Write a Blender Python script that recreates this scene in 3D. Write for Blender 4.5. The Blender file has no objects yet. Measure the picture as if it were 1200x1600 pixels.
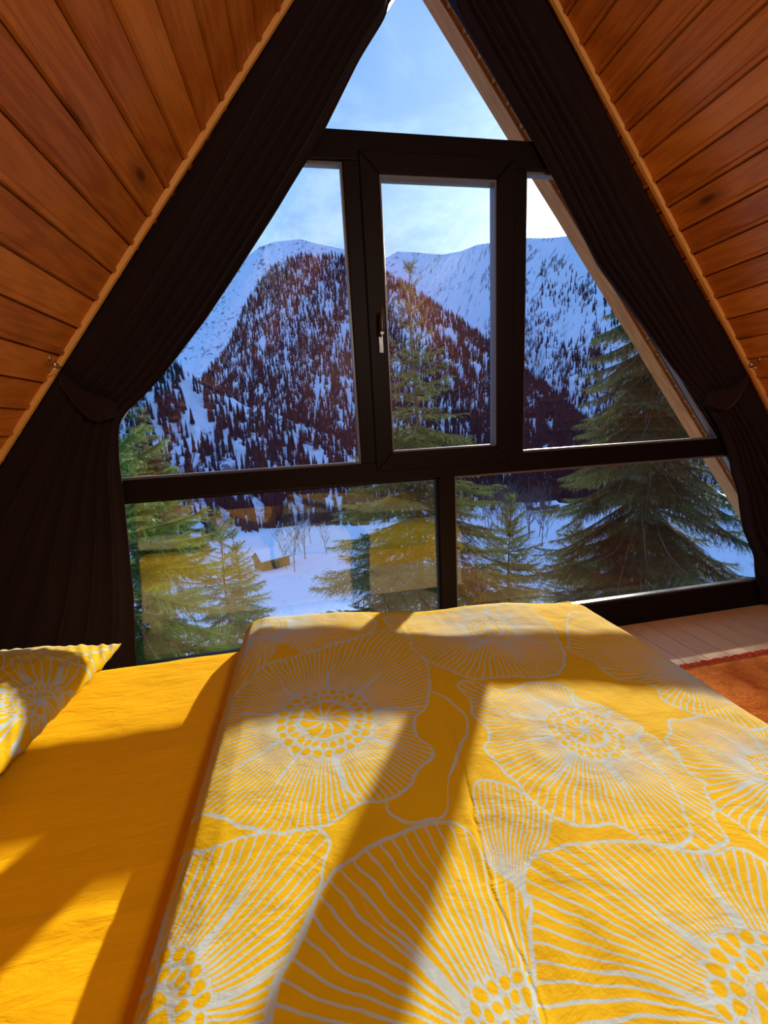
import bpy, math, random
import numpy as np
from mathutils import Matrix, Vector, noise as mnoise

# ------------------------------------------------------------------ camera, sky, sun, exposure
# Distances measured on the window plane, which stands D metres in front of the camera; the camera is 1.242 m above the floor.
D = 2.0
CZ = 1.242
scene = bpy.context.scene
col = scene.collection
scene.view_settings.view_transform = 'Standard'
scene.view_settings.look = 'None'
scene.view_settings.gamma = 1.0
scene.view_settings.exposure = 0.0
scene.view_settings.use_curve_mapping = False

yaw, pitch, roll = math.radians(9.913), math.radians(11.778), math.radians(-3.172)
fwd = Vector((math.sin(yaw)*math.cos(pitch), math.cos(yaw)*math.cos(pitch), -math.sin(pitch)))
r0 = Vector((math.cos(yaw), -math.sin(yaw), 0)); u0 = r0.cross(fwd)
right = r0*math.cos(roll) + u0*math.sin(roll); up = u0*math.cos(roll) - r0*math.sin(roll)
cam = bpy.data.objects.new('camera', bpy.data.cameras.new('camera'))
col.objects.link(cam)
cam.matrix_world = Matrix(((right.x, up.x, -fwd.x, 0), (right.y, up.y, -fwd.y, 0), (right.z, up.z, -fwd.z, CZ), (0, 0, 0, 1)))
cam.data.sensor_fit = 'VERTICAL'; cam.data.sensor_height = 36; cam.data.lens = 652.75/1600*36
cam.data.clip_start = 0.02; cam.data.clip_end = 20000
scene.camera = cam

SUN_AZ, SUN_EL = math.radians(31.9), math.radians(20.5)
sun_dir = Vector((math.sin(SUN_AZ)*math.cos(SUN_EL), math.cos(SUN_AZ)*math.cos(SUN_EL), math.sin(SUN_EL)))
sl = bpy.data.lights.new('sun', 'SUN'); sl.energy = 9.0; sl.angle = math.radians(0.9); sl.color = (1, .95, .86)
so = bpy.data.objects.new('sun', sl); col.objects.link(so)
so.rotation_euler = sun_dir.to_track_quat('Z', 'Y').to_euler(); so.location = (40, 60, 40)


class NT:
    """small helper around a node tree"""
    def __init__(s, tree): s.t = tree; s.n = tree.nodes; s.l = tree.links
    def node(s, typ, **kw):
        n = s.n.new(typ)
        for k, v in kw.items(): setattr(n, k, v)
        return n
    def put(s, sock, v):
        if v is None: return
        if isinstance(v, bpy.types.NodeSocket): s.l.new(v, sock)
        else:
            try: sock.default_value = v
            except Exception:
                sock.default_value = (v, v, v)
    def m(s, op, a, b=None, c=None, clamp=False):
        n = s.node('ShaderNodeMath', operation=op, use_clamp=clamp)
        for i, v in enumerate((a, b, c)): s.put(n.inputs[i], v)
        return n.outputs[0]
    def vm(s, op, a, b=None, out=0):
        n = s.node('ShaderNodeVectorMath', operation=op)
        s.put(n.inputs[0], a)
        if b is not None:
            if op == 'SCALE': s.put(n.inputs[3], b)
            else: s.put(n.inputs[1], b)
        return n.outputs[out]
    def mix(s, f, a, b, bt='MIX'):
        n = s.node('ShaderNodeMix', data_type='RGBA', blend_type=bt)
        s.put(n.inputs[0], f); s.put(n.inputs[6], a); s.put(n.inputs[7], b)
        return n.outputs[2]
    def rng(s, v, a, b, c=0.0, d=1.0, smooth=False):
        n = s.node('ShaderNodeMapRange')
        if smooth: n.interpolation_type = 'SMOOTHSTEP'
        for i, x in enumerate((v, a, b, c, d)): s.put(n.inputs[i], x)
        return n.outputs[0]
    def noise(s, vec, scale, detail=3, rough=.55, dist=0.0, dim='3D', out=0):
        n = s.node('ShaderNodeTexNoise', noise_dimensions=dim)
        s.put(n.inputs['Vector'], vec); s.put(n.inputs['Scale'], scale); s.put(n.inputs['Detail'], detail)
        s.put(n.inputs['Roughness'], rough); s.put(n.inputs['Distortion'], dist)
        return n.outputs[out]
    def mapping(s, vec, sc=(1, 1, 1), loc=(0, 0, 0)):
        n = s.node('ShaderNodeMapping'); s.put(n.inputs[0], vec); n.inputs['Scale'].default_value = sc; n.inputs['Location'].default_value = loc
        return n.outputs[0]
    def sep(s, vec):
        n = s.node('ShaderNodeSeparateXYZ'); s.put(n.inputs[0], vec); return n.outputs
    def comb(s, x, y, z=0.0):
        n = s.node('ShaderNodeCombineXYZ'); s.put(n.inputs[0], x); s.put(n.inputs[1], y); s.put(n.inputs[2], z); return n.outputs[0]
    def bump(s, h, strength, dist):
        n = s.node('ShaderNodeBump'); n.inputs['Strength'].default_value = strength; n.inputs['Distance'].default_value = dist
        s.put(n.inputs['Height'], h); return n.outputs[0]


def rgb(*c): return (c[0], c[1], c[2], 1.0)

world = bpy.data.worlds.new('sky'); scene.world = world; world.use_nodes = True
w = NT(world.node_tree); w.n.clear()
tc = w.node('ShaderNodeTexCoord').outputs['Generated']
dz = w.sep(tc)[2]
sdot = w.vm('DOT_PRODUCT', tc, tuple(sun_dir), out=1)
ang = w.m('ARCCOSINE', w.m('MINIMUM', sdot, 1.0))           # radians from the sun
base = w.mix(w.rng(dz, 0.0, .75), rgb(.22, .54, 1.0), rgb(.03, .21, .88))
base = w.mix(w.rng(ang, .15, .95, .8, 0), base, rgb(.60, .82, 1.0))
flat = w.vm('DIVIDE', tc, w.comb(w.m('ADD', dz, .18), w.m('ADD', dz, .18), 1.0))
cl = w.noise(w.mapping(flat, (1, 1, 1.6), (1.3, .4, 2.0)), 2.1, 7, .58, .35)
cl = w.m('MULTIPLY', w.rng(cl, .40, .60, smooth=True), w.rng(dz, -.02, .12))
cl2 = w.noise(w.mapping(flat, (1, 1, 1), (4.1, 2, 0)), 4.2, 5, .6, .2)
ccol = w.mix(w.rng(cl2, .38, .7), rgb(.74, .94, 1.05), rgb(.38, .60, .95))
sky = w.mix(w.m('MULTIPLY', cl, .85), base, ccol)
glow = w.m('ADD', w.m('MULTIPLY', w.m('EXPONENT', w.m('MULTIPLY', ang, -9.0)), 1.2),
           w.m('MULTIPLY', w.m('EXPONENT', w.m('MULTIPLY', ang, -42.0)), 14.0))
sky = w.mix(1.0, sky, rgb(.84, 1.02, 1.24), 'MULTIPLY')
sky = w.mix(1.0, sky, w.vm('SCALE', (1.0, .97, .9), glow), 'ADD')
sky = w.mix(w.rng(dz, -.03, .0), rgb(.20, .34, .60), sky)
bg = w.node('ShaderNodeBackground'); w.put(bg.inputs[0], sky); bg.inputs[1].default_value = 1.0
w.l.new(bg.outputs[0], w.node('ShaderNodeOutputWorld').inputs[0])

# ------------------------------------------------------------------ object helpers
def link(o, parent=None):
    col.objects.link(o)
    if parent is not None: o.parent = parent
    return o

def mesh(name, V, F, mat=None, parent=None, smooth=False, uv=None, mats=None, midx=None):
    me = bpy.data.meshes.new(name)
    V = np.asarray(V, dtype=np.float32)
    if isinstance(F, np.ndarray):
        n, k = F.shape
        me.vertices.add(len(V)); me.vertices.foreach_set('co', V.ravel())
        me.loops.add(n*k); me.loops.foreach_set('vertex_index', F.astype(np.int32).ravel())
        me.polygons.add(n); me.polygons.foreach_set('loop_start', np.arange(0, n*k, k, dtype=np.int32))
        try: me.polygons.foreach_set('loop_total', np.full(n, k, dtype=np.int32))
        except Exception: pass
        me.update(calc_edges=True)
    else:
        me.from_pydata([tuple(v) for v in V.tolist()], [], F)
        me.update()
    if uv is not None:      # per vertex
        L = me.uv_layers.new(name='UVMap')
        idx = np.empty(len(me.loops), dtype=np.int32); me.loops.foreach_get('vertex_index', idx)
        L.data.foreach_set('uv', np.asarray(uv, dtype=np.float32)[idx].ravel())
    if mats:
        for m_ in mats: me.materials.append(m_)
        if midx is not None: me.polygons.foreach_set('material_index', np.asarray(midx, dtype=np.int32))
    elif mat: me.materials.append(mat)
    me.polygons.foreach_set('use_smooth', np.full(len(me.polygons), bool(smooth)))
    return link(bpy.data.objects.new(name, me), parent)

def tag(o, label=None, cat=None, group=None, kind=None):
    if label: o['label'] = label
    if cat: o['category'] = cat
    if group: o['group'] = group
    if kind: o['kind'] = kind
    return o

def empty(name, loc=(0, 0, 0)):
    o = bpy.data.objects.new(name, None); o.location = loc; o.empty_display_size = .1; return link(o)

class MB:
    def __init__(s): s.v = []; s.f = []; s.uv = []
    def add(s, V, F, uv=None):
        b = len(s.v); s.v += [tuple(p) for p in V]; s.f += [tuple(b+i for i in f) for f in F]
        s.uv += list(uv) if uv is not None else [(p[0], p[1]) for p in V]
        return s
    def box(s, a, b):
        (x0, y0, z0), (x1, y1, z1) = a, b
        V = [(x0, y0, z0), (x1, y0, z0), (x1, y1, z0), (x0, y1, z0), (x0, y0, z1), (x1, y0, z1), (x1, y1, z1), (x0, y1, z1)]
        return s.add(V, [(0, 3, 2, 1), (4, 5, 6, 7), (0, 1, 5, 4), (1, 2, 6, 5), (2, 3, 7, 6), (3, 0, 4, 7)])
    def prism(s, poly, y0, y1):     # polygon in the xz plane, extruded along y
        n = len(poly)
        V = [(x, y0, z) for x, z in poly] + [(x, y1, z) for x, z in poly]
        F = [tuple(range(n)), tuple(range(2*n-1, n-1, -1))] + [(i, n+i, n+(i+1) % n, (i+1) % n) for i in range(n)]
        return s.add(V, F)
    def tube(s, pts, rad, seg=8, caps=True):
        pts = [Vector(p) for p in pts]; n = len(pts)
        if not hasattr(rad, '__len__'): rad = [rad]*n
        V = []; F = []
        for i, p in enumerate(pts):
            t = (pts[min(i+1, n-1)] - pts[max(i-1, 0)]).normalized()
            a = t.orthogonal() if abs(t.z) > .9 else t.cross(Vector((0, 0, 1)))
            a.normalize(); b = t.cross(a)
            for k in range(seg):
                q = 2*math.pi*k/seg
                V.append(tuple(p + (a*math.cos(q) + b*math.sin(q))*rad[i]))
        for i in range(n-1):
            for k in range(seg):
                F.append((i*seg+k, i*seg+(k+1) % seg, (i+1)*seg+(k+1) % seg, (i+1)*seg+k))
        if caps: F.append(tuple(range(seg-1, -1, -1))); F.append(tuple((n-1)*seg+k for k in range(seg)))
        return s.add(V, F)
    def build(s, name, mat, parent=None, smooth=False, bevel=0.0, uv=False):
        o = mesh(name, s.v, s.f, mat, parent, smooth, uv=s.uv if uv else None)
        me = o.data
        import bmesh
        bm = bmesh.new(); bm.from_mesh(me); bmesh.ops.recalc_face_normals(bm, faces=bm.faces); bm.to_mesh(me); bm.free()
        if bevel:
            md = o.modifiers.new('bevel', 'BEVEL'); md.width = bevel; md.segments = 2; md.limit_method = 'ANGLE'
        return o

def P(x, y, z):      # window-plane units -> metres
    return (x*D, y*D, CZ + z*D)
def grid_faces(nu, nv, closed_u=False):
    i = np.arange(nu if closed_u else nu-1); j = np.arange(nv-1)
    I, J = np.meshgrid(i, j, indexing='ij'); I2 = (I+1) % nu
    return np.stack([I*nv+J, I2*nv+J, I2*nv+J+1, I*nv+J+1], -1).reshape(-1, 4)

# ------------------------------------------------------------------ materials
def mat_base(name, color=(.8, .8, .8), rough=.6, spec=.5, metallic=0.0):
    m = bpy.data.materials.new(name); m.use_nodes = True
    t = NT(m.node_tree); b = t.n['Principled BSDF']
    b.inputs['Base Color'].default_value = rgb(*color); b.inputs['Roughness'].default_value = rough
    b.inputs['Specular IOR Level'].default_value = spec; b.inputs['Metallic'].default_value = metallic
    return m, t, b

def wood(name, c1, c2, knot, pitch, rough=.45, spec=.4, tone=.35, grain=1.0, knots=True, satur=0):
    m, t, b = mat_base(name, c1, rough, spec)
    uv = t.node('ShaderNodeUVMap').outputs[0]
    u = t.sep(uv)
    idx = t.m('FLOOR', t.m('DIVIDE', u[0], pitch))
    wn = t.node('ShaderNodeTexWhiteNoise', noise_dimensions='1D'); t.put(wn.inputs['W'], idx)
    rnd = wn.outputs['Value']
    vec = t.comb(u[0], t.m('ADD', u[1], t.m('MULTIPLY', rnd, 37.0)), t.m('MULTIPLY', rnd, 11.0))
    # growth rings stretched along the board, bent round the knots
    kn = t.node('ShaderNodeTexVoronoi', feature='F1'); t.put(kn.inputs['Vector'], t.mapping(vec, (1.0, .42, 1))); kn.inputs['Scale'].default_value = 4.2
    kd = kn.outputs['Distance']
    st = t.mapping(vec, (14, .9, 3))
    n1 = t.noise(st, 1.6, 4, .6, .5)
    rings = t.m('SINE', t.m('ADD', t.m('MULTIPLY', n1, 26.0), t.m('MULTIPLY', kd, 20.0)))
    n2 = t.noise(t.mapping(vec, (160, 3, 3)), 1.0, 2, .5)
    f = t.m('ADD', t.m('MULTIPLY', rings, .22*grain), t.m('ADD', t.m('MULTIPLY', n2, .5*grain), t.m('MULTIPLY', rnd, tone)))
    f = t.m('ADD', f, t.m('MULTIPLY', t.noise(vec, 2.2, 2), .35))
    c = t.mix(t.rng(f, .1, .95), rgb(*c1), rgb(*c2))
    if knots:
        c = t.mix(t.rng(kd, .05, .11, .92, 0, True), c, rgb(*knot))
        c = t.mix(t.rng(kd, .10, .24, .30, 0, True), c, rgb(*knot))
    t.put(b.inputs['Base Color'], c)
    t.put(b.inputs['Normal'], t.bump(n2, .10, .0015))
    return m

M_ceil = wood('stained_pine_boards', (.62, .225, .028), (.31, .082, .008), (.07, .018, .005), .126, .42, .35, .42, .62)
M_floor = wood('pale_pine_floor', (.68, .46, .27), (.50, .31, .17), (.13, .05, .02), .13, .4, .25, .3, .35)
M_bedwood = wood('pine_bed_frame', (.74, .50, .25), (.55, .32, .14), (.2, .09, .03), .3, .4, .4, .2)
M_trim = wood('pine_lath', (.78, .46, .14), (.62, .33, .09), (.2, .09, .03), .2, .45, .4, .1, .6, False)
M_soffit = wood('eave_pine_boards', (.62, .27, .08), (.40, .15, .04), (.14, .05, .02), .126, .5, .3)
M_frame, _t, _b = mat_base('dark_window_profile', (.005, .003, .005), .5, .12)
_n = _t.noise(_t.node('ShaderNodeTexCoord').outputs['Object'], 60, 3)
_t.put(_b.inputs['Normal'], _t.bump(_n, .06, .001))
M_metal, _, _ = mat_base('brushed_steel', (.62, .6, .58), .25, .5, 1.0)
M_seal, _, _ = mat_base('grey_glazing_bead', (.13, .13, .145), .35, .5)
M_black, _, _ = mat_base('black_plastic', (.02, .02, .02), .25, .5)

def glass_mat():
    m = bpy.data.materials.new('window_glass'); m.use_nodes = True
    t = NT(m.node_tree); t.n.clear()
    lw = t.node('ShaderNodeLayerWeight'); lw.inputs['Blend'].default_value = .5
    fac = t.m('ADD', .055, t.m('MULTIPLY', t.m('POWER', lw.outputs['Facing'], 4.0), .9), clamp=True)
    tr = t.node('ShaderNodeBsdfTransparent'); tr.inputs[0].default_value = rgb(.985, .995, .99)
    gl = t.node('ShaderNodeBsdfGlossy'); gl.inputs['Roughness'].default_value = 0.0; gl.inputs['Color'].default_value = rgb(1, 1, 1)
    mx = t.node('ShaderNodeMixShader'); t.put(mx.inputs[0], fac); t.l.new(tr.outputs[0], mx.inputs[1]); t.l.new(gl.outputs[0], mx.inputs[2])
    t.l.new(mx.outputs[0], t.node('ShaderNodeOutputMaterial').inputs[0])
    return m
M_glass = glass_mat()

def cloth(name, c, rough=.85, weave=900, strength=.15, sheen=.3):
    m, t, b = mat_base(name, c, rough, .2)
    b.inputs['Sheen Weight'].default_value = sheen; b.inputs['Sheen Roughness'].default_value = .5
    oc = t.node('ShaderNodeTexCoord').outputs['Object']
    n = t.noise(oc, weave, 2); big = t.noise(oc, 9, 4, .6)
    t.put(b.inputs['Base Color'], t.mix(t.rng(big, .3, .7), rgb(*c), rgb(c[0]*.82, c[1]*.80, c[2]*.8)))
    t.put(b.inputs['Normal'], t.bump(n, strength, .001))
    return m
M_curtain = cloth('plum_brown_velvet', (.012, .006, .009), .9, 500, .3, .05)
M_sheet, _t, _b = mat_base('orange_yellow_sheet', (.80, .41, .001), .8, .08)
_o = _t.node('ShaderNodeTexCoord').outputs['Object']
_h = _t.m('ADD', _t.m('MULTIPLY', _t.noise(_t.mapping(_o, (1, 3.5, 1)), 9, 5, .55, .6), 1.0), _t.m('MULTIPLY', _t.noise(_o, 700, 1), .02))
_t.put(_b.inputs['Normal'], _t.bump(_h, .35, .012))

# ---- the printed flower cloth: every flower is an outline R(angle) with petal lines and a scaled heart
def petal_group():
    g = bpy.data.node_groups.new('petal_lines', 'ShaderNodeTree')
    I = g.interface
    for nm in ('r', 'th', 'R', 'N', 'Rc', 'Seed', 'Width'): I.new_socket(nm, in_out='INPUT', socket_type='NodeSocketFloat')
    I.new_socket('P', in_out='INPUT', socket_type='NodeSocketVector')
    for nm in ('Line', 'Inside', 'Outline'): I.new_socket(nm, in_out='OUTPUT', socket_type='NodeSocketFloat')
    t = NT(g)
    gi = t.node('NodeGroupInput').outputs; go = t.node('NodeGroupOutput')
    r, th, R, N, Rc, seed, W, Pv = [gi[i] for i in range(8)]
    pv = t.vm('ADD', Pv, t.comb(seed, seed, seed))
    wob = t.m('SUBTRACT', t.noise(pv, 4.0, 1.5, .5), .5)
    wob2 = t.m('SUBTRACT', t.noise(pv, 34.0, 1, .5), .5)
    u = t.m('ADD', t.m('MULTIPLY', th, N), t.m('ADD', t.m('MULTIPLY', wob, 5.0), t.m('MULTIPLY', wob2, .28)))
    arc = t.m('DIVIDE', t.m('MULTIPLY', r, 6.2832), N)
    dist = t.m('MULTIPLY', t.m('ABSOLUTE', t.m('SUBTRACT', t.m('FRACT', u), .5)), arc)
    wv = t.m('MULTIPLY', W, t.rng(t.noise(pv, 16, 1), .3, .7, .65, 1.25))
    line = t.rng(t.m('SUBTRACT', dist, wv), 0.0, .0009, 1, 0)
    # wedges between the petals: solid near the heart, thinning to a vein
    K = 9.0
    u2 = t.m('ADD', t.m('MULTIPLY', th, K), t.m('ADD', t.m('MULTIPLY', wob, 1.1), seed))
    d2 = t.m('MULTIPLY', t.m('ABSOLUTE', t.m('SUBTRACT', t.m('FRACT', u2), .5)), t.m('DIVIDE', t.m('MULTIPLY', r, 6.2832), K))
    w2 = t.m('MULTIPLY', t.rng(t.m('SUBTRACT', r, Rc), -.01, .12, 1, 0), .006)
    line = t.m('MAXIMUM', line, t.rng(t.m('SUBTRACT', d2, w2), -.0004, .0004, 1, 0))
    # heart: rings of scales round a disc of bent rays
    rr = t.m('ADD', r, t.m('MULTIPLY', wob2, .02))
    rho = t.m('DIVIDE', rr, t.m('MAXIMUM', Rc, .001))
    thw = t.m('ADD', th, t.m('MULTIPLY', wob2, .03))
    q = t.m('MULTIPLY', rho, 5.4); iq = t.m('FLOOR', q)
    cu = t.m('SUBTRACT', t.m('FRACT', t.m('ADD', t.m('MULTIPLY', thw, 26.0), t.m('MULTIPLY', iq, .5))), .5)
    cv = t.m('SUBTRACT', t.m('FRACT', q), .46)
    e = t.m('SQRT', t.m('ADD', t.m('POWER', t.m('ABSOLUTE', cu), 2.0), t.m('POWER', t.m('ABSOLUTE', t.m('MULTIPLY', cv, .95)), 2.0)))
    scales = t.rng(e, .37, .41)
    ray = t.m('MULTIPLY', t.m('ABSOLUTE', t.m('SUBTRACT', t.m('FRACT', t.m('ADD', t.m('MULTIPLY', th, 10.0), t.m('MULTIPLY', rho, 1.6))), .5)), t.m('DIVIDE', t.m('MULTIPLY', rr, 6.2832), 10.0))
    ring = t.m('ABSOLUTE', t.m('SUBTRACT', rho, .5))
    disc = t.m('MAXIMUM', t.rng(ray, .0022, .003, 1, 0), t.rng(ring, .025, .04, 1, 0))
    indisc = t.m('LESS_THAN', rho, .54)
    heart = t.m('ADD', t.m('MULTIPLY', disc, indisc), t.m('MULTIPLY', scales, t.m('SUBTRACT', 1.0, indisc)))
    edge = t.m('ADD', .98, t.m('MULTIPLY', t.m('ABSOLUTE', t.m('SUBTRACT', t.m('FRACT', t.m('MULTIPLY', thw, 26.0)), .5)), -.18))
    inheart = t.m('LESS_THAN', rho, edge)
    L = t.m('ADD', t.m('MULTIPLY', heart, inheart), t.m('MULTIPLY', line, t.m('SUBTRACT', 1.0, inheart)))
    Rn = t.m('ADD', R, t.m('MULTIPLY', wob2, .010))
    inside = t.m('LESS_THAN', r, Rn)
    hasl = t.m('GREATER_THAN', N, 1.0)
    t.put(go.inputs[0], t.m('MULTIPLY', L, hasl)); t.put(go.inputs[1], inside)
    t.put(go.inputs[2], t.rng(t.m('ABSOLUTE', t.m('SUBTRACT', r, Rn)), .0026, .0034, 1, 0))
    return g
G_petal = petal_group()

def print_material(name, flowers, base, line_c, width=.0012, seam=False):
    m, t, b = mat_base(name, base, .8, .08)
    uv = t.node('ShaderNodeUVMap').outputs[0]
    dn = t.noise(uv, 14, 1, out=1)
    p = t.vm('ADD', uv, t.vm('SCALE', t.vm('SUBTRACT', dn, (.5, .5, .5)), .012))
    acc = 0.0
    for k, (fx, fy, N, Rc, R) in enumerate(flowers):
        d = t.vm('SUBTRACT', p, (fx, fy, 0)); s_ = t.sep(d)
        r = t.vm('LENGTH', t.comb(s_[0], s_[1], 0), out=1)
        th = t.m('ADD', t.m('DIVIDE', t.m('ARCTAN2', s_[1], s_[0]), 2*math.pi), .5)
        fc = t.node('ShaderNodeFloatCurve'); cu = fc.mapping.curves[0]
        fc.mapping.use_clip = False
        n = len(R)-1
        cu.points[0].location = (0, R[0]*2); cu.points[1].location = (1, R[n]*2)
        for i in range(1, n): cu.points.new(i/n, R[i]*2)
        fc.mapping.update()
        t.put(fc.inputs['Value'], th)
        gnode = t.node('ShaderNodeGroup'); gnode.node_tree = G_petal
        for i, v in enumerate((r, th, t.m('MULTIPLY', fc.outputs[0], .5), float(N), Rc, k*3.37+.4, width, d)): t.put(gnode.inputs[i], v)
        L, ins, out = gnode.outputs
        # cloth before this flower is covered by it
        acc = t.m('ADD', t.m('MULTIPLY', acc, t.m('SUBTRACT', 1.0, ins)), t.m('MULTIPLY', L, ins))
        acc = t.m('MAXIMUM', acc, out)
    c = t.mix(acc, rgb(*base), rgb(*line_c))
    t.put(b.inputs['Base Color'], c)
    wr = t.noise(t.mapping(uv, (1, 1.6, 1)), 7, 5, .6, .8)
    fine = t.noise(uv, 45, 3, .6, 1.5)
    h = t.m('ADD', wr, t.m('MULTIPLY', fine, .16))
    if seam:
        q = t.sep(uv)
        xl_ = t.m('ADD', .204, t.m('MULTIPLY', t.m('MAXIMUM', t.m('SUBTRACT', q[1], .5), 0.0), .17))
        dd = t.m('DIVIDE', t.m('SUBTRACT', t.m('ADD', q[0], t.m('MULTIPLY', t.m('SUBTRACT', wr, .5), .02)), xl_), .0035)
        h = t.m('SUBTRACT', h, t.m('MULTIPLY', t.m('MULTIPLY', t.m('EXPONENT', t.m('MULTIPLY', t.m('MULTIPLY', dd, dd), -1.0)), .45), t.rng(q[1], .95, .6)))
    t.put(b.inputs['Normal'], t.bump(h, .50, .010))
    return m

FL = [
 (0.209, 0.787, 0, 0, [0.096, 0.106, 0.123, 0.146, 0.179, 0.199, 0.186, 0.167, 0.089, 0.072, 0.063, 0.058, 0.055, 0.056, 0.058, 0.063, 0.072, 0.08, 0.095, 0.11, 0.118, 0.133, 0.147, 0.164, 0.169, 0.142, 0.127, 0.111, 0.099, 0.093, 0.09, 0.091, 0.096]),
 (-0.176, 1.358, 110, 0.07, [0.056, 0.058, 0.063, 0.072, 0.088, 0.119, 0.189, 0.368, 0.22, 0.155, 0.12, 0.191, 0.226, 0.249, 0.301, 0.346, 0.35, 0.291, 0.219, 0.171, 0.145, 0.129, 0.121, 0.118, 0.11, 0.081, 0.066, 0.057, 0.053, 0.05, 0.05, 0.052, 0.056]),
 (0.535, 1.235, 104, 0.085, [0.314, 0.298, 0.293, 0.297, 0.298, 0.307, 0.28, 0.265, 0.277, 0.283, 0.268, 0.249, 0.233, 0.216, 0.209, 0.211, 0.211, 0.211, 0.225, 0.246, 0.214, 0.195, 0.173, 0.161, 0.157, 0.158, 0.166, 0.181, 0.207, 0.261, 0.35, 0.325, 0.314]),
 (0.982, 0.908, 84, 0.012, [0.201, 0.16, 0.188, 0.202, 0.199, 0.209, 0.209, 0.205, 0.211, 0.204, 0.193, 0.154, 0.132, 0.12, 0.113, 0.112, 0.115, 0.12, 0.125, 0.135, 0.153, 0.185, 0.238, 0.277, 0.347, 0.408, 0.381, 0.342, 0.321, 0.314, 0.252, 0.244, 0.201]),
 (0.543, 0.739, 104, 0.085, [0.044, 0.052, 0.066, 0.094, 0.144, 0.18, 0.209, 0.228, 0.258, 0.253, 0.22, 0.214, 0.192, 0.162, 0.15, 0.139, 0.111, 0.094, 0.078, 0.06, 0.051, 0.044, 0.034, 0.028, 0.025, 0.024, 0.023, 0.023, 0.024, 0.027, 0.031, 0.039, 0.044]),
 (0.858, 0.596, 92, 0.06, [0.177, 0.216, 0.223, 0.24, 0.223, 0.187, 0.153, 0.132, 0.12, 0.114, 0.113, 0.116, 0.123, 0.131, 0.147, 0.174, 0.224, 0.232, 0.218, 0.191, 0.162, 0.131, 0.133, 0.146, 0.165, 0.167, 0.172, 0.192, 0.184, 0.195, 0.187, 0.19, 0.177]),
 (-0.243, 0.428, 90, 0.085, [0.053, 0.055, 0.06, 0.071, 0.083, 0.085, 0.09, 0.099, 0.11, 0.117, 0.129, 0.151, 0.191, 0.194, 0.174, 0.149, 0.146, 0.169, 0.208, 0.254, 0.289, 0.245, 0.221, 0.202, 0.211, 0.202, 0.119, 0.09, 0.072, 0.062, 0.056, 0.053, 0.053]),
 (-0.011, 0.886, 124, 0.118, [0.249, 0.26, 0.282, 0.303, 0.277, 0.276, 0.275, 0.26, 0.247, 0.229, 0.244, 0.244, 0.235, 0.247, 0.201, 0.198, 0.23, 0.261, 0.291, 0.345, 0.376, 0.449, 0.394, 0.345, 0.313, 0.298, 0.298, 0.296, 0.27, 0.264, 0.24, 0.25, 0.249]),
 (0.207, 0.438, 130, 0, [0.0, 0.0, 0.0, 0.0, 0.0, 0.0, 0.0, 0.0, 0.0, 0.0, 0.0, 0.0, 0.0, 0.0, 0.0, 0.0, 0.0, 0.0, 0.0, 0.0, 0.206, 0.225, 0.241, 0.239, 0.0, 0.0, 0.0, 0.0, 0.0, 0.0, 0.0, 0.0, 0.0]),
 (0.176, 0.329, 82, 0.085, [0.252, 0.188, 0.154, 0.125, 0.106, 0.095, 0.089, 0.082, 0.071, 0.065, 0.062, 0.045, 0.032, 0.023, 0.018, 0.016, 0.015, 0.014, 0.014, 0.014, 0.017, 0.024, 0.178, 0.209, 0.283, 0.282, 0.284, 0.293, 0.296, 0.281, 0.286, 0.274, 0.252]),
 (0.482, 0.295, 96, 0.1, [0.279, 0.249, 0.19, 0.135, 0.102, 0.08, 0.068, 0.061, 0.057, 0.056, 0.056, 0.058, 0.062, 0.07, 0.084, 0.11, 0.13, 0.161, 0.188, 0.201, 0.206, 0.218, 0.197, 0.199, 0.212, 0.229, 0.252, 0.283, 0.306, 0.288, 0.288, 0.293, 0.279]),
 (0.537, 0.752, 104, 0.085, [0.232, 0.23, 0.232, 0.241, 0.252, 0.238, 0.225, 0.251, 0.249, 0.206, 0.173, 0.142, 0.119, 0.107, 0.1, 0.114, 0.135, 0.125, 0.12, 0.12, 0.117, 0.111, 0.156, 0.174, 0.184, 0.188, 0.183, 0.202, 0.295, 0.246, 0.238, 0.209, 0.232]),
]
YEL = (.56, .345, .002); PALE = (.38, .44, .43)
M_duvet = print_material('flower_print_cotton', FL, YEL, PALE, seam=True)
_c = lambda r, a, k, ph: [round(r*(1+a*math.sin(k*2*math.pi*i/32+ph)), 3) for i in range(33)]
M_pillow = print_material('flower_print_pillowcase', [(.02, .60, 70, .03, _c(.5, .1, 5, 1)), (-.06, .31, 62, .065, _c(.27, .09, 4, .3)), (-.30, .02, 60, .07, _c(.2, .1, 3, 0)), (.20, .02, 44, .07, _c(.19, .1, 5, 0))], YEL, PALE)

# ------------------------------------------------------------------ room shell
SL = 1.25                       # roof slope dz/dx
CL, CR = .735, 1.565            # z = +-SL x + C of the inner roof faces (window units)
XA = (CR-CL)/(2*SL); ZA = CL + SL*XA
XFL = (-.621-CL)/SL; XFR = (CR+.621)/SL
YB = -2.6/D                     # back wall

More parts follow.
